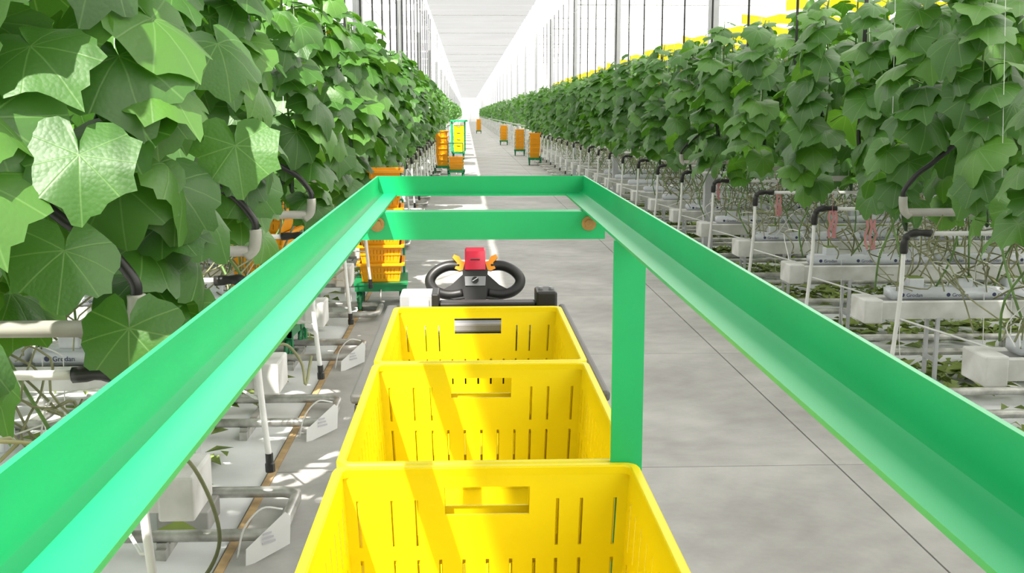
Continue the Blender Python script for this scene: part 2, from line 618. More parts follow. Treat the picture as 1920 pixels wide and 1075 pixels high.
def side_objects(side):
    sd = SIDE[side]
    for k in range(FIRST[side] - (1 if side > 0 else 0), FIRST[side] + NROW):
        y = ROW0 + k * PITCH
        yp = PATH0 + k * PITCH
        rn = rowname(side, k) if k >= FIRST[side] else 'nearest'
        L = gutter_len(yp) + (1.0 if y < 6 else 0)
        e = sx(side, G_END)
        rz = 0 if side > 0 else math.pi
        # --- gutter
        t = thing('growing_gutter', (e, y, GZ), f'white growing gutter of the {rn} crop row on the {sd}', 'gutter', 'growing gutters', rz)
        link('trough', gutter_mesh(L), t)
        link('end_cap', cap_me, t)
        for i in range(int(L / 1.9) + 1):
            link('stand', stand_me, t, (0.5 + 1.9 * i, 0, 0))
        # --- grow slabs
        ns = int(min(L, 6) / 1.02)
        if y < 22:
            for i in range(ns):
                xx = e + side * (0.68 + 1.02 * i)
                s = thing('grow_slab', (xx, y, GZ + 0.046), f'white wrapped grow slab, {ORD[i]} from the aisle, {rn} gutter on the {sd}', 'grow slab', 'grow slabs on the gutters')
                link('slab', slab_me, s)
                if y < 14:
                    for u in (-0.36, -0.06, 0.24):
                        lo = link('lettering', print_me, s, (u, -0.0735, -0.018))
                        lo.rotation_euler = (R(90), 0, 0)
                    for u in (-0.32, 0.0, 0.32):
                        q = link('rooting_block', cube_me, s, (u, 0, 0.034))
                        link('block_top', cubetop_me, q)
        # --- pipe rail on the path: U-shaped steel tube
        if yp < 40:
            LL = round(min(0.5 * yp + 1.5, 9), 1)
            if (LL) not in rail_me:
                g, rr = 0.25, 0.09
                pts = [(LL, -g, 0.062), (rr + 0.5, -g, 0.062), (rr, -g, 0.062)]
                for a in range(1, 7):
                    th = R(90 * a / 6)
                    pts.append((rr - rr * math.sin(th), -g + rr - rr * math.cos(th), 0.062))
                for a in range(0, 7):
                    th = R(90 * a / 6)
                    pts.append((rr - rr * math.cos(th), g - rr + rr * math.sin(th), 0.062))
                pts += [(rr + 0.5, g, 0.062), (LL, g, 0.062)]
                rail_me[LL] = MB().tube(pts, 0.0255, 12).mesh('rail_tube', 'rail_steel', auto=True)
            t = thing('pipe_rail', (sx(side, 1.58), yp, 0), f'U-ended steel pipe rail on the path behind the {rn} gutter, {sd}', 'pipe rail', 'pipe rails on the paths', rz)
            link('rail_tube', rail_me[LL], t)
            for i in range(int(LL / 1.25)):
                link('sleeper', sleeper_me, t, (0.45 + 1.25 * i, 0, 0))
        # --- growing pipe with black hose from overhead
        L2 = L + 0.1
        ge = 1.69 if (side, k) in ((-1, 1), (-1, 2), (-1, 3), (1, 3), (1, 7)) else 1.69 + rng.uniform(0.22, 0.4)
        t = thing('growing_pipe', (sx(side, ge), yp, PIPE_Z), f'cream horizontal heating pipe under the foliage behind the {rn} gutter, {sd}', 'pipe', 'horizontal heating pipes', rz)
        MB().tube([(0.02, 0, 0), (L2, 0, 0)], 0.0235, 10).build('tube', 'pipe_cream', t, smooth=True)
        MB().tube(catmull([(0.035, 0, -0.02), (0.0, 0, 0.01), (-0.01, 0, 0.06), (-0.01, 0, 0.09)], 4), 0.0245, 10).build('elbow', 'pipe_cream', t, smooth=True)
        for i in range(int(L2 / 2.4) + 1):
            link('hanger', hanger_me, t, (0.45 + 2.4 * i, 0, 0))
        jx = rng.uniform(-0.03, 0.03)
        g2 = ge - 0.01
        w_ = (1.99 - g2)
        hp = catmull([(sx(side, g2), yp, PIPE_Z + 0.08), (sx(side, g2 + 0.005), yp, PIPE_Z + 0.13), (sx(side, g2 + w_ * 0.26), yp + 0.01, PIPE_Z + 0.22),
                      (sx(side, g2 + w_ * 0.62 + jx * 0.5), yp, PIPE_Z + 0.30), (sx(side, 1.99), yp, PIPE_Z + 0.44), (sx(side, 2.0), yp, PIPE_Z + 0.7), (sx(side, 2.0), yp, 3.2), (sx(side, 2.0), yp, 4.85)], 5)
        tag(MB().tube(hp, 0.0155 if yp < 9 else 0.012, 8).build('supply_hose', 'black_plastic', None, smooth=True),
            f'black hose hanging to the heating pipe behind the {rn} gutter on the {sd}', 'hose', 'black hanging hoses')
        # --- thin white pipe, black elbow, vertical drop pipe with black foot
        t = thing('drain_pipe', (sx(side, 1.70), yp - 0.02, THIN_Z), f'thin white pipe with black elbow at the {rn} gutter on the {sd}', 'pipe', 'thin white pipes with black elbows', rz)
        MB().tube([(0.13, 0.0, 0), (L2, 0.0, 0.0)], 0.0135, 8).build('tube', 'pipe_white', t, smooth=True)
        MB().tube(catmull([(0.15, 0.0, 0), (0.06, 0.0, 0.004), (0.012, 0.0, -0.012), (-0.005, 0, -0.05), (-0.008, 0.0, -0.115)], 5), [0.022, 0.022, 0.022, 0.018, 0.02, 0.024, 0.024, 0.022, 0.020, 0.018, 0.019, 0.023, 0.024, 0.018, 0.02, 0.024, 0.024, 0.024, 0.024, 0.024, 0.02], 10).build('elbow', 'black_plastic', t, smooth=True)
        MB().tube(catmull([(-0.008, 0, -0.1), (-0.012, 0, -0.35), (-0.03, 0, -0.6), (-0.045, 0.0, -0.76)], 5), 0.0135, 8).build('drop_pipe', 'pipe_white', t, smooth=True)
        MB().tube([(-0.045, 0, -0.74), (-0.046, 0, -0.78), (-0.047, 0, -0.785), (-0.048, 0, -0.82)], [0.0165, 0.0165, 0.021, 0.021], 8).build('foot', 'black_plastic', t, auto=True)
        MB().tube([(-0.02, 0, -0.5), (0.0, 0.0, -0.5), (0.3, -0.62, -0.56)], 0.006, 6).build('side_spur', 'pipe_white', t, smooth=True)


side_objects(-1)
side_objects(1)

# everything of that kind further down the aisle
b = MB()
bh = MB()
for s_ in (-1, 1):
    for k in range(FIRST[s_] + NROW, 140):
        y = ROW0 + k * PITCH
        e = sx(s_, G_END)
        x0, x1 = sorted((e, e + s_ * 6))
        b.box(x0, x1, y - 0.12, y + 0.12, GZ - 0.11, GZ + 0.08)
        b.box(x0, x1, y + 0.88, y + 0.92, PIPE_Z - 0.02, PIPE_Z + 0.02)
        b.box(e - 0.012, e + 0.012, y + 0.88, y + 0.904, 0.0, THIN_Z)
        for d in (0.65, 1.15):
            b.box(x0 - (0.12 if s_ > 0 else 0), x1 + (0.12 if s_ < 0 else 0), y + d - 0.025, y + d + 0.025, 0.03, 0.085)
        xh = sx(s_, 1.95)
        if y < 100:
            bh.box(xh - 0.007, xh + 0.007, y + 0.893, y + 0.907, 1.3, 4.85)
tag(b.build('far_gutters_and_pipes', 'gutter_white'), 'white gutters and pipes receding far down the aisle', 'gutter', kind='stuff')
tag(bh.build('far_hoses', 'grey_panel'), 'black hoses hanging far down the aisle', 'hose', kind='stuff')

# row sign plates with wire, standing at the pipe rails on the left, and red tags on the right
for i, k in enumerate((2, 3, 4)):
    yp = PATH0 + k * PITCH
    t = thing('row_sign', (-0.87, yp - 0.27, 0.0), f'white folded sign plate at the {ORD[i]} visible rail end on the left', 'sign', 'white row sign plates', R(-48))
    MB().extrude([(-0.10, 0.07), (0.075, 0.18), (0.10, 0.155), (0.10, 0.035), (-0.06, -0.0), (-0.10, 0.0)], lambda u, v, tt: (0.10 + tt + v * 0.10, u, v), 0, 0.003).build('plate', 'white_paint', t)
    MB().tube(catmull([(0.02, -0.09, 0.0), (0.03, -0.06, 0.12), (0.07, 0.0, 0.20), (0.11, 0.07, 0.19)], 5), 0.004, 6).build('wire', 'pipe_white', t, smooth=True)
    q = MB()
    for j in range(3):
        q.box(0.106 + 0.1 * (0.07 + 0.03 * j), 0.1075 + 0.1 * (0.07 + 0.03 * j), -0.03, 0.03 - 0.01 * j, 0.07 + 0.02 * j, 0.078 + 0.02 * j)
    q.build('print', 'faint_print', t)
for i, (x, y) in enumerate(((2.66, 6.9), (2.62, 7.55), (2.70, 9.2), (2.62, 11.1))):
    b = MB()
    r3 = random.Random(50 + i)
    for j in range(3):
        xx = x + r3.uniform(-0.03, 0.03)
        pts = [(xx + r3.uniform(-0.012, 0.012), y, 1.06 - 0.05 * q) for q in range(5)]
        bb = len(b.v)
        for q, p_ in enumerate(pts):
            b.v += [(p_[0] - 0.009, p_[1] + 0.004 * j, p_[2]), (p_[0] + 0.009, p_[1] + 0.004 * j, p_[2])]
            if q:
                b.face((bb + 2 * q - 2, bb + 2 * q - 1, bb + 2 * q + 1, bb + 2 * q))
    b.tube([(x, y, 1.05), (x, y, PIPE_Z)], 0.002, 4)
    tag(b.build('ribbon_tag', 'red_tag'), f'{ORD[i]} pink marker ribbon hanging under the right-hand foliage', 'tag', 'pink marker ribbons')

# ------------------------------------------------------------------ foliage: leaf meshes
OUT = [(0, 1.0), (8, .92), (17, .84), (27, .81), (37, .84), (46, .91), (54, .88), (64, .81), (76, .76), (90, .80), (103, .82), (114, .79), (128, .73), (143, .70), (157, .66), (168, .52), (176, .22)]
LEAF_R = 0.165


def outline(a, r4):
    a = abs(a)
    for (a0, r0), (a1, r1) in zip(OUT, OUT[1:]):
        if a <= a1:
            return r0 + (r1 - r0) * (a - a0) / (a1 - a0)
    return 0.2


def leaf_mesh(seed, droop, hi=True):
    r4 = random.Random(seed)
    angs = [a for a, _ in OUT[::-1]]
    angs = [-a for a in angs] + [a for a, _ in OUT[1:]]
    if not hi:
        keep = (-168, -128, -103, -76, -46, -27, 0, 27, 46, 76, 103, 128, 168)
        angs = [a for a in angs if a in keep]
    rings = (0.3, 0.62, 1.0) if hi else (1.0,)
    cup = r4.uniform(1.5, 3.4)
    fold = r4.uniform(-0.10, 0.30)
    ph, wv = r4.uniform(0, 6), r4.uniform(0.008, 0.018)
    tw = r4.uniform(-0.8, 0.8)
    jit = {a: r4.uniform(0.90, 1.07) for a in angs}
    b = MB()
    b.v.append((0, 0, 0))

    def pt(a, t):
        r = outline(a, r4) * jit[a] * t * LEAF_R
        x, y = r * math.cos(R(a)), r * math.sin(R(a))
        z = -cup * r * r * (1.0 if x < 0 else 1.25) + fold * abs(y) * t + wv * math.sin(3 * R(a) + ph) * t * t + tw * x * y
        return (x, y, z)
    for t in rings:
        b.v += [pt(a, t) for a in angs]
    n = len(angs)
    for i in range(n - 1):
        b.face((0, 1 + i, 2 + i))
        for q in range(len(rings) - 1):
            o = 1 + q * n
            b.face((o + i, o + n + i, o + n + i + 1, o + i + 1))
    # petiole, back to the stem
    d = R(droop)
    p = Vector((-0.15 * math.cos(d) + 0.05 * math.sin(d), 0, -0.15 * math.sin(d) - 0.05 * math.cos(d)))
    mid = p * 0.5 + Vector((0, 0, 0.02))
    nf = len(b.f)
    b.tube([(0.004, 0, -0.001), tuple(mid), tuple(p)], [0.0028, 0.0034, 0.004], 5, 1)
    me = b.mesh('leaf', ['leaf', 'petiole'], smooth=True)
    return me, p, b


LEAVES = {}
for di, d in enumerate((15, 38, 60)):
    LEAVES[d] = [leaf_mesh(100 * di + i, d) for i in range(5)]
LOW = [leaf_mesh(900 + i, 40, False) for i in range(4)]


def leaf_matrix(az, droop, roll):
    d = R(droop)
    X = Vector((math.cos(az) * math.cos(d), math.sin(az) * math.cos(d), -math.sin(d)))
    Y = Vector((-math.sin(az), math.cos(az), 0))
    Z = X.cross(Y)
    M = Matrix((X, Y, Z)).transposed()
    return M @ Matrix.Rotation(roll, 3, 'X')


def flower_mesh():
    b = MB()
    for i in range(5):
        a = 2 * math.pi * i / 5
        c, s = math.cos(a), math.sin(a)
        bb = len(b.v)
        for u, v, z in ((0.002, 0, 0), (0.014, -0.008, 0.008), (0.026, 0, 0.010), (0.014, 0.008, 0.008)):
            b.v.append((c * u - s * v, s * u + c * v, z))
        b.face((bb, bb + 1, bb + 2, bb + 3))
    b.tube([(0, 0, 0.004), (0, 0, -0.03)], [0.004, 0.003], 5, 1)
    return b.mesh('flower', ['petal', 'petiole'], smooth=True)


flower_me = flower_mesh()


def cucumber_mesh(seed):
    r5 = random.Random(seed)
    L = r5.uniform(0.2, 0.3)
    bend = r5.uniform(-0.03, 0.03)
    pts, rs = [(0, 0, 0.03)], [0.003]
    for i in range(9):
        t = i / 8
        pts.append((bend * t * t, 0, -L * t))
        rs.append(0.017 * (0.45 + 0.55 * min(1, math.sin(math.pi * min(0.97, 0.12 + t * 0.82)) * 1.7)))
    pts.append((bend, 0, -L - 0.008))
    rs.append(0.004)
    return MB().tube(pts, rs, 8).mesh('cucumber', 'fruit', smooth=True)


cuke_me = [cucumber_mesh(i) for i in range(4)]


def stem_path(x, y, lean, r6, top):
    pts = [(x + r6.uniform(-.05, .05), y, GZ + 0.07), (x + r6.uniform(-.12, .12), y + lean * 0.1, 0.85), (x + r6.uniform(-.06, .06), y + lean * 0.4, 1.1)]
    for z in (1.35, 1.7, 2.05, 2.4):
        if z < top - 0.1:
            pts.append((x + r6.uniform(-.03, .03), y + lean * min(1.0, (z - 0.65) / 1.1), z))
    pts.append((x, y + lean, top))
    return pts


def at_z(path, z):
    for a, b_ in zip(path, path[1:]):
        if a[2] <= z <= b_[2]:
            t = (z - a[2]) / max(1e-6, b_[2] - a[2])
            return Vector([a[i] + (b_[i] - a[i]) * t for i in range(3)])
    return Vector(path[-1])


N_LEAF = [0]


def plant_leaves(path, side, depth, r6, top, step):
    """yield (location, rotation, scale, droop, variant) for every leaf of one plant"""
    z = 1.12 + r6.uniform(0, 0.06)
    az = r6.uniform(0, 6.28)
    out = math.pi if side > 0 else 0.0        # direction towards the aisle
    while z < top - 0.02:
        az += R(137) + r6.uniform(-0.5, 0.5)
        a = az
        if depth < 3 and math.cos(a - out) < 0.3 and r6.random() < 0.75:      # row-end plants turn their leaves to the light of the aisle
            a = out + side * r6.uniform(-0.3, 1.6)
        elif r6.random() < 0.45 and math.sin(a) > 0:
            a = -a
        f = (z - 1.2) / (top - 1.2)
        sc = (0.84 + 0.34 * math.sin(math.pi * min(1, f * 0.85 + 0.15))) * r6.uniform(0.8, 1.1)
        if f > 0.88:
            sc *= 1.0 - 4.0 * (f - 0.88)
        d = r6.choice((15, 38, 38, 60) if f < 0.7 else (15, 15, 38))
        yield at_z(path, z), a, sc, d, r6.randrange(5), r6.uniform(-0.4, 0.4)
        z += step * r6.uniform(0.75, 1.2)


PLANTS = {}


def make_plant(side, k, j):
    r6 = random.Random(side * 7919 + k * 131 + j)
    x = sx(side, 1.82 + 0.21 * j + r6.uniform(-.04, .04))
    y = ROW0 + k * PITCH
    lean = (0.62 if j % 2 else -0.62) * r6.uniform(0.75, 1.3)
    top = r6.uniform(2.52, 2.68) + (0.0 if j < 2 else 0.12)
    path = stem_path(x, y, lean, r6, top)
    sd = SIDE[side]
    if j == 0:
        lab = f'cucumber vine at the aisle end of the {rowname(side, k)} crop row on the {sd}'
    else:
        lab = f'cucumber vine, {ORD[j]} from the aisle, {rowname(side, k)} crop row on the {sd}'
    t = thing('cucumber_vine', path[0], lab, 'plant', f'cucumber vines on the {sd}')
    o = Vector(path[0])
    b = MB().tube([Vector(p) - o for p in catmull(path, 3)], [0.0065] * (3 * (len(path) - 1)) + [0.003], 6)
    b.build('stem', 'stem', t, smooth=True)
    MB().tube([Vector(path[2]) - o, Vector((x, y + lean * 1.1, 4.3)) - o], 0.0016, 4).build('string', 'white_paint', t)
    step = 0.058 if y < 26 else 0.085
    for loc, a, sc, d, v, roll in plant_leaves(path, side, j, r6, top, step):
        me, p, _ = LEAVES[d][v]
        M = leaf_matrix(a, d, roll)
        lf = link('leaf', me, t, loc - (leaf_matrix(a, d, 0) @ p) * sc - o)
        lf.rotation_euler = M.to_euler()
        lf.scale = (sc, sc * r6.uniform(0.92, 1.1), sc)
        N_LEAF[0] += 1
    if y < 16:
        for i in range(r6.choice((1, 2, 2, 3))):
            z = r6.uniform(1.25, 1.9)
            q = at_z(path, z) + Vector((r6.uniform(-.05, .05), r6.uniform(-.05, .05), 0)) - o
            link('cucumber', cuke_me[r6.randrange(4)], t, q).rotation_euler = (r6.uniform(-.1, .1), r6.uniform(-.1, .1), r6.uniform(0, 6))
        if r6.random() < 0.8:
            z = r6.uniform(1.8, 2.45)
            q = at_z(path, z) + Vector((-side * r6.uniform(.05, .16), r6.uniform(-.12, .0), 0.02)) - o
            link('flower', flower_me, t, q).rotation_euler = (r6.uniform(.3, 1.2), 0, r6.uniform(0, 6))
    PLANTS[(side, k, j)] = t
    return t


n_pl = 0
IND = {}
for side in (-1, 1):
    for k in range(FIRST[side], FIRST[side] + 26):
        y = ROW0 + k * PITCH
        nj = 8 if y < 14 else (6 if y < 24 else (5 if y < 34 else 4))
        if side < 0 and y < 3:
            nj = 4
        if side > 0 and y < 6:
            nj = 3
        IND[(side, k)] = nj
        for j in range(nj):
            make_plant(side, k, j)
            n_pl += 1

# hero leaves of the nearest vines on the left: (vine key, junction position, azimuth, droop, roll, scale)
HERO = [((-1, 1, 0), (-0.86, 2.42, 1.66), -75, 58, 0.0, 0.98), ((-1, 2, 0), (-0.82, 2.85, 1.79), -60, 62, 0.15, 0.95),
        ((-1, 2, 1), (-0.80, 2.95, 1.56), -70, 60, -0.1, 1.05), ((-1, 1, 1), (-0.98, 2.50, 1.90), -40, 25, 0.5, 1.05),
        ((-1, 2, 0), (-0.83, 2.60, 1.23), -85, 66, 0.0, 0.95), ((-1, 2, 2), (-0.72, 3.2, 1.95), -50, 45, 0.1, 1.0),
        ((-1, 2, 1), (-0.98, 2.62, 1.42), -80, 50, -0.3, 1.0), ((-1, 2, 0), (-0.66, 3.1, 1.66), -65, 60, 0.2, 0.95)]
for key, pos, az, dr_, roll, sc in HERO:
    t = PLANTS[key]
    me, p, _ = LEAVES[60 if dr_ > 48 else 38][rng.randrange(5)]
    lf = link('leaf', me, t, Vector(pos) - t.location)
    lf.rotation_euler = leaf_matrix(R(az), dr_, roll).to_euler()
    lf.scale = (sc, sc, sc)


# ------------------------------------------------------------------ foliage: the mass behind and beyond the single vines
def mass(side):
    V, F, RN = [], [], []
    r7 = random.Random(77 + side)
    base = 0
    low = [np.array(b_.v[:14]) for _, _, b_ in LOW]        # blade only: centre + 13 rim points
    nb = 14
    fan = [(0, 1 + i, 2 + i) for i in range(12)]
    vs, fs, rs = [], [], []
    for k in list(range(-14, FIRST[side])) + list(range(FIRST[side], 142)):
        y = ROW0 + k * PITCH
        nj = IND.get((side, k), 0)
        d0 = 1.90 + 0.21 * nj
        if k < FIRST[side]:
            d0, d1, per = 1.9, 3.4, 70
        elif y < 30:
            d1 = max(d0 + 0.8, min(0.56 * y + 0.8, 9))
            per = 95
        else:
            d1 = d0 + (1.2 if nj else 1.6)
            per = 95 if y < 80 else 60
        cnt = int((d1 - d0) * per)
        big = 1.0 if y < 80 else 1.35
        for i in range(cnt):
            z = 1.12 + 1.6 * r7.random() ** 0.85
            if r7.random() < 0.03:
                z += 0.15
            q = r7.choice((-1, 1))
            x = sx(side, r7.uniform(d0, d1))
            yy = y + q * 0.62 * min(1.0, (z - 0.65) / 1.1) + r7.gauss(0, 0.14)
            az = r7.uniform(0, 6.28)
            if r7.random() < 0.5 and math.sin(az) > 0:
                az = -az
            M = np.array(leaf_matrix(az, r7.uniform(8, 60), r7.uniform(-.4, .4)))
            sc = r7.uniform(0.75, 1.15) * big * (1.0 if z < 2.4 else 0.7)
            P = (low[r7.randrange(4)] * sc) @ M.T + np.array((x, yy, z))
            vs.append(P)
            rs.append(r7.random())
    n = len(vs)
    VV = np.concatenate(vs).astype(np.float32)
    fan = np.array(fan, dtype=np.int32)
    FF = (fan[None] + (np.arange(n) * nb)[:, None, None]).reshape(-1)
    me = bpy.data.meshes.new('foliage_mass')
    me.vertices.add(len(VV))
    me.vertices.foreach_set('co', VV.ravel())
    nf = len(FF) // 3
    me.loops.add(len(FF))
    me.loops.foreach_set('vertex_index', FF)
    me.polygons.add(nf)
    me.polygons.foreach_set('loop_start', np.arange(nf, dtype=np.int32) * 3)
    me.polygons.foreach_set('use_smooth', np.ones(nf, dtype=bool))
    at = me.attributes.new('rnd', 'FLOAT', 'POINT')
    at.data.foreach_set('value', np.repeat(np.array(rs, dtype=np.float32), nb))
    me.materials.append(MATS['leaf_mass'])
    me.update()
    me.validate()
    o = link('foliage_mass', me)
    tag(o, f'dense cucumber foliage deep in the rows and far along the {SIDE[side]} side', 'foliage', kind='stuff')
    return n


nm = mass(-1) + mass(1)


# bare lowered stems tangled over the gutters, thin drip tubes, leaf litter
def tangle(side):
    r8 = random.Random(5 + side)
    b, b2 = MB(), MB()
    for k in range(FIRST[side] - 1, FIRST[side] + 24):
        y = ROW0 + k * PITCH
        L = min(gutter_len(y), 7)
        n = int((24 if y < 14 else 12) * L)
        for i in range(n):
            x = sx(side, G_END + 0.05 + r8.random() * L)
            dx = side * r8.uniform(-1, 1) * 0.55
            y0 = y + r8.uniform(-.12, .12)
            z0 = GZ + r8.uniform(0.02, 0.12)
            z1 = r8.uniform(0.72, 1.25)
            sag = r8.uniform(-.12, .2)
            pts = []
            for q in range(5):
                t = q / 4
                pts.append((max(x + dx * t + r8.uniform(-.05, .05), sx(1, 1.62)) if side > 0 else min(x + dx * t + r8.uniform(-.05, .05), sx(-1, 1.62)),
                            y0 + r8.uniform(-.09, .09) + (r8.uniform(-.3, .3) * t), z0 + (z1 - z0) * t + sag * math.sin(math.pi * t)))
            b.tube(catmull(pts, 2 if y > 10 else 3), r8.uniform(0.0035, 0.006) * (1 if y < 12 else 1.25), 4, caps=False)
        if y < 16:
            for i in range(int(3.2 * L)):
                x = sx(side, G_END + 0.1 + r8.random() * L)
                pts = [(x, y, GZ + 0.08), (x + r8.uniform(-.1, .1), y + r8.uniform(-.1, .1), GZ + r8.uniform(.2, .36)),
                       (x + r8.uniform(-.3, .3), y + r8.uniform(-.15, .15), GZ + r8.uniform(0.15, .3)), (x + r8.uniform(-.35, .35), y - 0.1, GZ + 0.06)]
                b2.tube(catmull(pts, 5), 0.0032, 5, caps=False)
            for i in range(int(1.6 * L)):
                x = sx(side, G_END + 0.2 + r8.random() * L)
                b2.tube([(x, y - .09, GZ + 0.05), (x, y - 0.12, 0.3), (x + .03, y - .13, 0.0)], 0.003, 4, caps=False)
    sd = SIDE[side]
    tag(b.build('bare_vine_tangle', 'bare_stem', None, smooth=True), f'tangle of bare lowered vine stems over the {sd} gutters', 'vine stems', kind='stuff')
    tag(b2.build('drip_tubes', 'drip_tube', None, smooth=True), f'thin white drip tubes along the {sd} gutters', 'tubes', kind='stuff')
    b = MB()
    for i in range(7500 if side > 0 else 2200):
        k = r8.randrange(FIRST[side] - 1, FIRST[side] + 12)
        y = ROW0 + k * PITCH + 0.1 + r8.gauss(0, 0.26)
        x = sx(side, 2.02 + abs(r8.gauss(0, 2.4)))
        z = 0.0 + r8.random() * 0.05
        a, rr = r8.uniform(0, 6.28), r8.uniform(0.035, 0.10)
        c, s = math.cos(a) * rr, math.sin(a) * rr
        bb = len(b.v)
        b.v += [(x + c, y + s, z), (x - s * .5, y + c * .5, z + 0.03), (x - c, y - s, z), (x + s * .5, y - c * .5, z + r8.uniform(0, .03))]
        b.face((bb, bb + 1, bb + 2, bb + 3))
    tag(b.build('leaf_litter', 'litter'), f'green fallen leaf litter under the {sd} gutters', 'litter', kind='stuff')


tangle(-1)
tangle(1)

# a few single bare stems by the near rail end on the left
for i, (pts, lab) in enumerate((([(-1.02, 3.3, 0.62), (-0.93, 3.35, 0.66), (-0.84, 3.3, 0.56), (-0.80, 3.28, 0.40), (-0.86, 3.27, 0.27), (-0.97, 3.3, 0.2)], 'brown drooping vine stub at the nearest gutter end on the left'),
                                ([(-0.95, 4.8, 0.64), (-0.85, 4.85, 0.70), (-0.78, 4.9, 0.60), (-0.76, 4.88, 0.5), (-0.74, 4.95, 0.62)], 'green curled vine stub over the second gutter end on the left'))):
    tag(MB().tube(catmull(pts, 6), 0.007, 6).build('vine_stub', 'bare_stem', None, smooth=True), lab, 'vine stem', 'vine stubs')

# ------------------------------------------------------------------ yellow sticky ribbons above the rows
for side in (-1, 1):
    r9 = random.Random(21 + side)
    for k in range(FIRST[side] + (1 if side > 0 else 2), FIRST[side] + 22):
        y = ROW0 + k * PITCH
        t0 = sx(side, 2.15 if side > 0 else 2.6)
        n = 12
        b = MB()
        for i in range(n + 1):
            x = t0 + side * 1.6 * i / n
            dy = 0.03 * math.sin(i * 1.3 + k)
            zz = 2.69 + 0.02 * math.sin(i * 2.1 + k)
            b.v += [(x, y + 0.15 + dy, zz), (x, y + 0.153 + dy + 0.02 * math.sin(i), zz + 0.10)]
            if i:
                q = 2 * i
                b.face((q - 2, q - 1, q + 1, q))
        t = thing('sticky_ribbon', (t0, y + 0.15, 2.65), f'bright yellow sticky ribbon stretched over the {rowname(side, k)} crop row on the {SIDE[side]}', 'ribbon', 'yellow sticky ribbons')
        for q in range(len(b.v)):
            v = b.v[q]
            b.v[q] = (v[0] - t0, v[1] - y - 0.15, v[2] - 2.65)
        o = b.build('ribbon', 'ribbon', t, smooth=True)
        MB().tube([(0, 0, 0.0), (0, 0, 1.65)], 0.0015, 4).build('hanger', 'rail_steel', t)
        MB().tube([(side * 1.6, 0, 0.0), (side * 1.6, 0, 1.65)], 0.0015, 4).build('hanger', 'rail_steel', t)


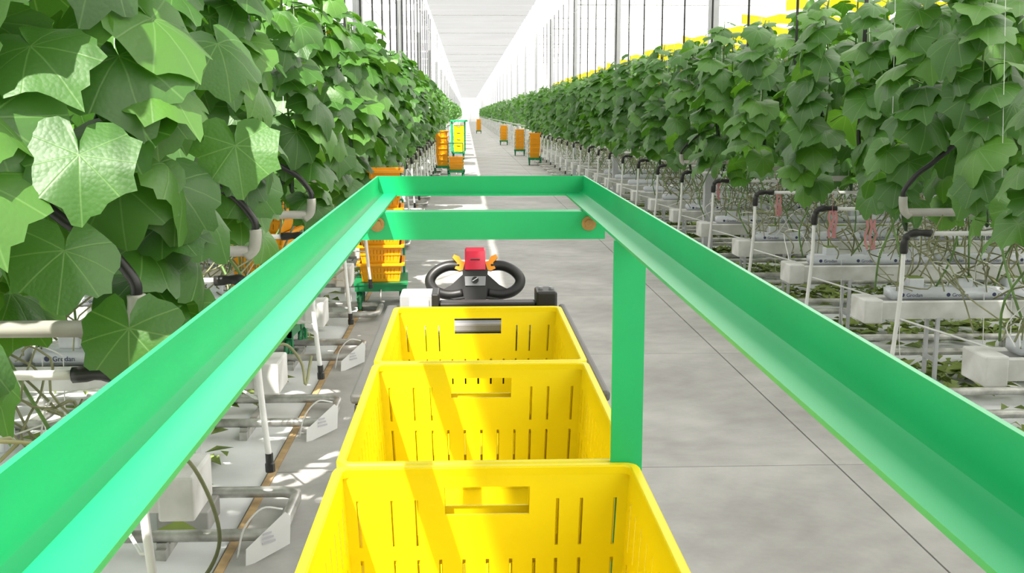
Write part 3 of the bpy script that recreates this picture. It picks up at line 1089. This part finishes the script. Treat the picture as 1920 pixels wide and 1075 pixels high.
# ------------------------------------------------------------------ harvest crates
def crate_meshes(L, Wd, H, material, rows, handle=True, inset=0.012):
    """crate with its rim top at z=0, tapered slotted walls; L along y, Wd along x"""
    t = 0.004
    hx, hy, tp = Wd / 2 - inset, L / 2 - inset, (0.016 if handle else 0.024)

    def hw(h, d):
        return h - tp * d / H
    b = MB()

    def wall(axis, sgn, h_u, h_n, slots, handle_half):
        sw = 0.0024 / h_u
        us = {-1.0, 1.0}
        holes = []
        for c, row in slots:
            us |= {c - sw, c + sw}
        vs = {0.0, H - 0.004}
        for r0, r1 in rows:
            vs |= {r0, r1}
        if handle_half:
            us |= {-handle_half, handle_half}
            vs |= {0.028, 0.066}
        us, vs = sorted(us), sorted(vs)

        def is_hole(u, v):
            if handle_half and abs(u) < handle_half and 0.028 < v < 0.066:
                return True
            for c, row in slots:
                r0, r1 = rows[row]
                if abs(u - c) < sw and r0 < v < r1:
                    return True
            return False

        def P(u, d, o):
            a = u * (hw(h_u, d) + (t * o))
            n = sgn * (hw(h_n, d) + t * o)
            return (a, n, -d) if axis == 'y' else (n, a, -d)
        nu, nv = len(us), len(vs)
        base = len(b.v)
        for o in (0, 1):
            for d in vs:
                for u in us:
                    b.v.append(P(u, d, o))

        def ix(i, j, o):
            return base + o * nu * nv + j * nu + i
        solid = [[not is_hole((us[i] + us[i + 1]) / 2, (vs[j] + vs[j + 1]) / 2) for i in range(nu - 1)] for j in range(nv - 1)]
        for j in range(nv - 1):
            for i in range(nu - 1):
                if not solid[j][i]:
                    continue
                for o in (0, 1):
                    q = (ix(i, j, o), ix(i + 1, j, o), ix(i + 1, j + 1, o), ix(i, j + 1, o))
                    b.face(q if o == 0 else q[::-1])
                for (dj, di, e) in ((-1, 0, ((i, j), (i + 1, j))), (1, 0, ((i + 1, j + 1), (i, j + 1))), (0, -1, ((i, j + 1), (i, j))), (0, 1, ((i + 1, j), (i + 1, j + 1)))):
                    jj, ii = j + dj, i + di
                    if 0 <= jj < nv - 1 and 0 <= ii < nu - 1 and not solid[jj][ii]:
                        (a1, b1), (a2, b2) = e
                        b.face((ix(a1, b1, 0), ix(a1, b1, 1), ix(a2, b2, 1), ix(a2, b2, 0)))
    end_u = (-.91, -.67, -.5, -.34, -.17, 0, .17, .34, .5, .67, .91)
    slots = []
    for ri in range(len(rows)):
        for c in end_u:
            if ri == 0 and handle and abs(c) < 0.45:
                continue
            slots.append((c, ri))
    for sg in (-1, 1):
        wall('y', sg, hx, hy, slots, 0.30 if handle else 0)
    side_u = [(-0.9 + 1.8 * i / 12) for i in range(13)]
    slots = [(c, ri) for ri in range(len(rows)) for c in side_u]
    for sg in (-1, 1):
        wall('x', sg, hy, hx, slots, 0)
    walls = b.mesh('walls', material)
    # base plate
    q = MB().box(-hw(hx, H), hw(hx, H), -hw(hy, H), hw(hy, H), -H, -H + 0.006).mesh('base', material)

    def rr(hx_, hy_, rad, z):
        pts = []
        for cx, cy, a0 in ((1, 1, 0), (-1, 1, 90), (-1, -1, 180), (1, -1, 270)):
            for i in range(5):
                a = R(a0 + 90 * i / 4)
                pts.append((cx * (hx_ - rad) + rad * math.cos(a), cy * (hy_ - rad) + rad * math.sin(a), z))
        return pts
    loops = [rr(hx - 0.001, hy - 0.001, 0.012, -0.012), rr(hx - 0.001, hy - 0.001, 0.012, -0.002), rr(hx + 0.001, hy + 0.001, 0.013, 0.0),
             rr(Wd / 2 - 0.002, L / 2 - 0.002, 0.018, 0.0), rr(Wd / 2, L / 2, 0.02, -0.002), rr(Wd / 2, L / 2, 0.02, -0.022),
             rr(Wd / 2 - 0.004, L / 2 - 0.004, 0.018, -0.022), rr(hx + t, hy + t, 0.012, -0.012)]
    m = MB()
    for lp in loops:
        m.v += lp
    n = 20
    for i in range(len(loops)):
        a0, a1 = i * n, ((i + 1) % len(loops)) * n
        for j in range(n):
            m.face((a0 + j, a1 + j, a1 + (j + 1) % n, a0 + (j + 1) % n))
    rim = m.mesh('rim', material, auto=True)
    # outer ribs: one belt round the wall
    m = MB()
    dz = H * 0.52
    l0, l1 = [], []
    for z, ex in ((-dz + 0.006, t), (-dz + 0.006, 0.010), (-dz - 0.006, 0.010), (-dz - 0.006, t)):
        m.v += rr(hw(hx, -z) + ex, hw(hy, -z) + ex, 0.014, z)
    for i in range(3):
        for j in range(n):
            m.face((i * n + j, (i + 1) * n + j, (i + 1) * n + (j + 1) % n, i * n + (j + 1) % n))
    belt = m.mesh('belt', material)
    return [('walls', walls), ('rim', rim), ('base', q), ('belt', belt)]


YC = crate_meshes(0.596, 0.412, 0.25, 'yellow_plastic', [(0.045, 0.11), (0.128, 0.192)])
OC = crate_meshes(0.58, 0.43, 0.17, 'orange_plastic', [(0.045, 0.085), (0.10, 0.14)], handle=False, inset=0.03)
OC_far = OC


def crate(parts, loc, label, group, rz=0.0, name='harvest_crate'):
    t = thing(name, loc, label, 'crate', group, rz)
    for nme, me in parts:
        link(nme, me, t)
    return t


RIM = 1.28
CX = 0.024
wherey = ('nearest', 'middle', 'farthest')
lev = ('top', 'second from top', 'third from top', 'bottom')
for i in range(3):
    for l in range(4):
        nm_ = ('open yellow harvest crate, {} of the three on top of the load' if l == 0 else 'yellow harvest crate, {} column of the load, {} layer').format(wherey[i], lev[l])
        crate(YC, (CX, 1.094 + 0.600 * i + (0.002 if l else 0), RIM - 0.246 * l), nm_, 'yellow harvest crates in front of the camera')
DECK = RIM - 0.246 * 3 - 0.25

# ------------------------------------------------------------------ tow tractor under and before the crates
tt = thing('tow_tractor', (CX, 1.7, 0), 'black tow tractor with steering head, carrying the yellow crates', 'tractor')


def tpart(b, name, m, parent=None, smooth=False, auto=False):
    """part given in world coordinates, stored relative to the tractor"""
    o0 = Vector((CX, 1.7, 0))
    b.v = [tuple(Vector(v) - o0) for v in b.v]
    return b.build(name, m, parent or tt, smooth, auto)


tpart(MB().bevbox(-0.19, 0.25, 0.70, 3.35, DECK - 0.11, DECK - 0.003, 0.012), 'chassis', 'black_paint')
tpart(MB().bevbox(-0.205, -0.186, 1.86, 2.74, DECK - 0.1, 1.235, 0.004), 'side_panel', 'black_paint')
tpart(MB().bevbox(0.240, 0.252, 1.86, 2.74, DECK - 0.1, 1.235, 0.004), 'side_panel', 'black_paint')
tpart(MB().bevbox(-0.212, -0.183, 1.86, 2.76, 1.235, 1.255, 0.006), 'panel_edge', 'dark_grey_panel')
tpart(MB().bevbox(0.238, 0.256, 1.86, 2.76, 1.235, 1.255, 0.006), 'panel_edge', 'dark_grey_panel')
tpart(MB().bevbox(-0.205, 0.252, 2.64, 2.98, DECK - 0.1, 1.20, 0.02), 'battery_housing', 'black_paint')
tpart(MB().bevbox(-0.10, 0.16, 2.655, 2.70, 1.20, 1.225, 0.006), 'back_rail', 'grey_panel')
lp = tpart(MB().bevbox(-0.175, -0.075, 2.70, 2.80, 1.19, 1.292, 0.006), 'display_box', 'grey_panel')
tpart(MB().bevbox(-0.150, -0.100, 2.694, 2.702, 1.25, 1.281, 0.002), 'screen', 'white_paint', lp)
tpart(MB().bevbox(-0.094, -0.0745, 2.698, 2.803, 1.195, 1.2935, 0.004), 'box_end', 'black_plastic', lp)
tpart(MB().bevbox(-0.050, 0.098, 3.20, 3.30, DECK - 0.05, 1.184, 0.004), 'console', 'grey_panel')
tpart(MB().bevbox(-0.074, 0.175, 2.71, 2.76, 1.19, 1.268, 0.004), 'crossbar', 'black_plastic')
sb = tpart(MB().bevbox(0.176, 0.230, 2.70, 2.79, 1.19, 1.297, 0.006), 'switch_box', 'black_plastic')
tpart(MB().disc((0.19, 2.745, 1.2995), (0, 0, 1), 0.006, 0.006, 12), 'push_button', 'grey_panel', sb)
tpart(MB().disc((0.217, 2.745, 1.2995), (0, 0, 1), 0.006, 0.006, 12), 'push_button', 'grey_panel', sb)
tpart(MB().bevbox(-0.2075, -0.2055, 2.02, 2.20, 1.10, 1.225, 0.0005), 'paper_label', 'paper')
for x in (-0.15, 0.21):
    for y in (0.95, 3.0):
        wh = tpart(MB().disc((x, y, 0.12), (1, 0, 0), 0.12, 0.07, 28), 'wheel', 'rubber', auto=True)
        tpart(MB().disc((x, y, 0.12), (1, 0, 0), 0.055, 0.076, 20), 'wheel_hub', 'grey_panel', wh, auto=True)
# steering column and head; (u, v) in the wheel's tilted plane
SY, SZ, SXc = 3.15, 1.262, 0.022
PXM = 1 / 640.0


def w3(u, v, t=0.0):
    return Vector((SXc + u * PXM, SY + v * PXM * 0.32 + t, SZ + v * PXM - t * 0.32))


tpart(MB().tube([(SXc, 2.95, 1.10), (SXc, 3.06, 1.16), w3(0, -60, 0.005)], [0.026, 0.022, 0.022], 12), 'steering_column', 'black_plastic', smooth=True)
hd = tpart(MB().extrude([(-20, 26), (20, 26), (24, 12), (22, -20), (20, -40), (14, -50), (11, -75), (-11, -75), (-14, -50), (-20, -40), (-22, -20), (-24, 12)], lambda u, v, t: w3(u, v, t), -0.024, 0.03), 'steering_head', 'black_plastic', auto=True)
for s2 in (-1, 1):
    pts = [(s2 * 30, 24), (s2 * 52, 24), (s2 * 72, 16), (s2 * 85, 2), (s2 * 84, -12), (s2 * 70, -24), (s2 * 48, -29), (s2 * 24, -26)]
    tpart(MB().tube(catmull([w3(u, v) for u, v in pts], 5), 0.0155, 12), 'grip', 'black_plastic', hd, smooth=True)
    tpart(MB().extrude([(s2 * 18, 12), (s2 * 30, 2), (s2 * 46, -12), (s2 * 66, -22), (s2 * 62, -33), (s2 * 40, -38), (s2 * 16, -36)][::s2], lambda u, v, t: w3(u, v, t), -0.009, 0.013), 'spoke', 'black_plastic', hd)
    tpart(MB().extrude([(s2 * 18, 30), (s2 * 26, 32), (s2 * 30, 40), (s2 * 40, 44), (s2 * 43, 38), (s2 * 34, 28), (s2 * 39, 18), (s2 * 30, 14), (s2 * 18, 16)][::s2], lambda u, v, t: w3(u, v, t), -0.014, 0.008), 'butterfly_switch', 'amber_plastic', hd)
rb = MB()
prof = [(-0.030, 14), (-0.033, 30), (-0.028, 48), (-0.012, 57), (0.015, 58), (0.03, 50), (0.03, 14)]
bb = len(rb.v)
for u in (-19.5, -17, 17, 19.5):
    k_ = 0.93 if abs(u) > 18 else 1.0
    for t, v in prof:
        rb.v.append(tuple(w3(u, 14 + (v - 14) * k_, t * k_)))
n = len(prof)
for i in range(3):
    for j in range(n):
        rb.face((i * n + j, i * n + (j + 1) % n, (i + 1) * n + (j + 1) % n, (i + 1) * n + j))
rb.face(range(n))
rb.face([3 * n + j for j in range(n)][::-1])
rd = tpart(rb, 'safety_button', 'red_plastic', hd, auto=True)
tpart(MB().extrude([(-9, 33), (9, 33), (9, 31), (-9, 31)], lambda u, v, t: w3(u, v, t), -0.0345, -0.032), 'button_mark', 'black_paint', rd)
kp = tpart(MB().extrude([(-20, 2), (20, 2), (19, -15), (-19, -15)], lambda u, v, t: w3(u, v, t), -0.028, -0.022), 'key_panel', 'grey_panel', hd)
tpart(MB().tube([w3(0, -5, -0.026), w3(0, -5, -0.034)], 0.010, 14), 'key_switch', 'black_plastic', kp, auto=True)
tpart(MB().tube([w3(-5, -8, -0.036), w3(5, -2, -0.036)], 0.0025, 6), 'key', 'chrome', kp)

# ------------------------------------------------------------------ green angle-iron frame over the crates
XL, XR, ZT, FY, ANG = -0.180, 0.236, CAM_Z - 0.134, 2.14, 0.038
fr = thing('load_frame', (CX, 1.4, 0), 'green painted angle-iron frame standing over the yellow crates', 'frame')


def fpart(b, name, m, parent=None, **kw):
    o0 = Vector((CX, 1.4, 0))
    b.v = [tuple(Vector((v[0], v[1], v[2] + (0.0062 * (v[1] - 0.4) if v[2] > 1.4 else 0))) - o0) for v in b.v]      # the frame rides slightly nose-up
    return b.build(name, m, parent or fr, **kw)


T = 0.0035
Y0 = -0.75


def rail(xo, s2):
    """angle section: upright outer flange, flat inner flange, rounded root; xo outer face, s2 = direction inwards"""
    prof = [(0, 0), (T, 0), (T, -ANG + T + 0.010), (T + 0.003, -ANG + T + 0.003), (T + 0.010, -ANG + T), (ANG + 0.002, -ANG + T), (ANG + 0.002, -ANG), (0, -ANG)]
    return MB().extrude(prof[::s2], lambda u, v, t: (xo + s2 * u, t, ZT + v), Y0, FY)


fpart(rail(XL, 1), 'side_rail', 'green_paint', auto=True)
fpart(rail(XR, -1), 'side_rail', 'green_paint', auto=True)
e = MB()
e.box(XL + T, XR - T, FY - T, FY, ZT - ANG, ZT)
e.box(XL + ANG, XR - ANG, FY - 0.022, FY - T, ZT - ANG, ZT - ANG + T)
fpart(e, 'end_rail', 'green_paint')
e = MB().box(XL, XR, Y0, Y0 + T, ZT - ANG, ZT)
fpart(e, 'end_rail', 'green_paint')
cbY = 1.80
e = MB()
zb = ZT - ANG - 0.001
e.extrude([(0, 0), (0.04, 0), (0.04, -T), (T, -T), (T, -0.047), (0, -0.047)], lambda u, v, t: (t, cbY + u, zb + v), XL + 0.002, XR - 0.002)
cb = fpart(e, 'cross_beam', 'green_paint')
for x in (XL + 0.028, XR - 0.03):
    bo = fpart(MB().disc((x, cbY - 0.002, ZT - ANG - 0.021), (0, 1, 0), 0.0125, 0.004, 20), 'washer', 'brass', cb, auto=True)
    fpart(MB().tube([(x, cbY - 0.004, ZT - ANG - 0.021), (x, cbY - 0.010, ZT - ANG - 0.021)], 0.0075, 6), 'bolt_head', 'brass', cb)
PY = 1.392
e = MB()
e.extrude([(0, 0), (-0.043, 0), (-0.043, T), (-T, T), (-T, 0.042), (0, 0.042)], lambda u, v, t: (XR + u, PY + v, t), DECK - 0.003, ZT - ANG)
po = fpart(e, 'corner_post', 'green_paint')
# second post stands on the other side, behind the camera
e = MB()
e.extrude([(0, 0), (0.043, 0), (0.043, T), (T, T), (T, 0.042), (0, 0.042)], lambda u, v, t: (XL + u, Y0 + 0.01 + v, t), 0.0, ZT - ANG)
fpart(e, 'corner_post', 'green_paint')


# ------------------------------------------------------------------ picking carts with stacked orange crates
def wheel_mesh(r, w):
    b = MB().disc((0, 0, 0), (1, 0, 0), r, w, 24)
    return b.mesh('wheel', 'rubber', auto=True)


def spoked_hub(r, w):
    b = MB()
    b.tube([(0, r * 0.86 * math.cos(2 * math.pi * i / 24), r * 0.86 * math.sin(2 * math.pi * i / 24)) for i in range(24)], w * 0.56, 6, closed=True)
    b.disc((0, 0, 0), (1, 0, 0), r * 0.25, w * 1.15, 12)
    b.disc((0, 0, 0), (1, 0, 0), r * 0.84, w * 1.03, 20)
    for i in range(10):
        a = 2 * math.pi * i / 10
        for s2 in (-1, 1):
            b.tube([(s2 * w * 0.56, 0, 0), (s2 * w * 0.56, r * 0.85 * math.cos(a), r * 0.85 * math.sin(a))], 0.005, 4)
    return b.mesh('wheel_hub', 'dark_green_paint')


wheel_me, hub_me = wheel_mesh(0.085, 0.035), spoked_hub(0.085, 0.035)
axle_me = MB().disc((0, 0, 0), (1, 0, 0), 0.012, 0.05, 10).mesh('axle_cap', 'chrome')


def cart_meshes(Lc, Wc, dz):
    deck = MB()
    for x in (-Wc / 2, Wc / 2 - 0.03):
        deck.box(x, x + 0.03, -Lc / 2, Lc / 2, dz - 0.07, dz - 0.02)
    for y in (-Lc / 2, -0.015, Lc / 2 - 0.03):
        deck.box(-Wc / 2, Wc / 2, y, y + 0.03, dz - 0.075, dz - 0.02)
    deck.box(-Wc / 2 - 0.01, Wc / 2 + 0.01, -Lc / 2 - 0.01, Lc / 2 + 0.01, dz - 0.02, dz - 0.001)
    return deck.mesh('deck', 'dark_green_paint')


deck_me = cart_meshes(0.62, 0.46, 0.26)
fork_me = MB().box(-0.03, 0.03, -0.02, 0.02, 0.1, 0.19).box(-0.027, -0.022, -0.018, 0.018, 0.07, 0.12).box(0.022, 0.027, -0.018, 0.018, 0.07, 0.12).mesh('fork', 'dark_green_paint')
stay = MB()
for s2 in (-1, 1):
    stay.tube(catmull([(s2 * 0.205, 0.335, 0.2), (s2 * 0.205, 0.345, 0.6), (s2 * 0.20, 0.36, 0.95)], 4), 0.011, 8)
stay.tube([(-0.20, 0.36, 0.95), (0.20, 0.36, 0.95)], 0.011, 8)
stay_me = stay.mesh('push_bar', 'dark_green_paint', smooth=True)
hook_me = MB().tube(catmull([(0.0, -0.31, 0.2), (0.0, -0.36, 0.19), (0.0, -0.39, 0.15), (0.0, -0.37, 0.11), (0.03, -0.35, 0.1)], 5), 0.008, 8).mesh('tow_hook', 'rail_steel', smooth=True)


def picking_cart(x, y, rz, n, where, parts=OC, pitch=0.165, H=0.17, name='picking_cart', order=None):
    t = thing(name, (x, y, 0), f'green wheeled picking cart {where}', 'cart', 'green picking carts', rz)
    link('deck', deck_me, t)
    for (a, c) in ((-.19, -.22), (.19, -.22), (-.19, .22), (.19, .22)):
        link('fork', fork_me, t, (a, c, 0))
        w = link('wheel', wheel_me, t, (a, c, 0.085))
        link('wheel_hub', hub_me, w)
        link('axle_cap', axle_me, w)
    link('push_bar', stay_me, t)
    link('tow_hook', hook_me, t)
    for i in range(n):
        lab = ('top' if i == n - 1 else 'bottom' if i == 0 else ORD[i] + '-lowest')
        crate(parts, (x, y, 0.26 + H + i * pitch), f'{lab} orange crate stacked on the cart {where}', f'orange crates on the cart {where}', rz, 'orange_crate')


picking_cart(-0.79, 9.72, R(3), 6, 'beyond the left end of the green frame')
picking_cart(-1.45, 7.72, R(-4), 6, 'behind leaves at the left path mouth')
picking_cart(-0.74, 31.3, R(2), 6, 'standing tall before the distant green rack')
picking_cart(2.33, 36.8, R(-3), 5, 'nearest of three along the right edge')
picking_cart(2.22, 45.2, R(-3), 5, 'middle of three along the right edge')
picking_cart(2.08, 60.5, R(-3), 5, 'farthest of three along the right edge')
picking_cart(1.05, 95.0, R(0), 6, 'far down the middle of the aisle')
picking_cart(-0.30, 29.0, R(2), 2, 'carrying two crates before the distant rack')

# distant harvest train: green tall frame with yellow crates
rk = thing('harvest_rack', (-0.33, 42.0, 0), 'distant green rack with flat top tray on the left of the aisle', 'rack')
MB().bevbox(-0.26, 0.26, -0.65, 0.65, 0.22, 0.30, 0.01).build('deck', 'dark_green_paint', rk)
MB().bevbox(-0.30, 0.36, -0.72, 0.72, 1.44, 1.50, 0.01).build('top_tray', 'green_paint', rk)
for a, c in ((-0.25, -0.62), (-0.25, 0.62), (0.25, 0.62)):
    MB().box(a - 0.03, a + 0.03, c - 0.03, c + 0.03, 0.28, 1.45).build('post', 'green_paint', rk)
for a, c in ((-.2, -.5), (.2, -.5), (-.2, .5), (.2, .5)):
    w = link('wheel', wheel_me, rk, (a, c, 0.11))
    w.scale = (1.3, 1.3, 1.3)
    link('wheel_hub', hub_me, w)
    MB().box(a - 0.02, a + 0.02, c - 0.02, c + 0.02, 0.13, 0.24).build('fork', 'dark_green_paint', rk)
for c, nm_ in ((-0.3, 'front'), (0.305, 'rear')):
    for i in range(4):
        crate(YC, (-0.33 + 0.02, 42.0 + c, 0.302 + 0.25 + i * 0.2455), f'{("bottom", "second-lowest", "third-lowest", "top")[i]} yellow crate in the {nm_} stack on the distant green rack', 'yellow crates on the distant rack')

print('PLANTS', n_pl, 'LEAVES', N_LEAF[0], 'MASS', nm, 'OBJECTS', len(bpy.data.objects))
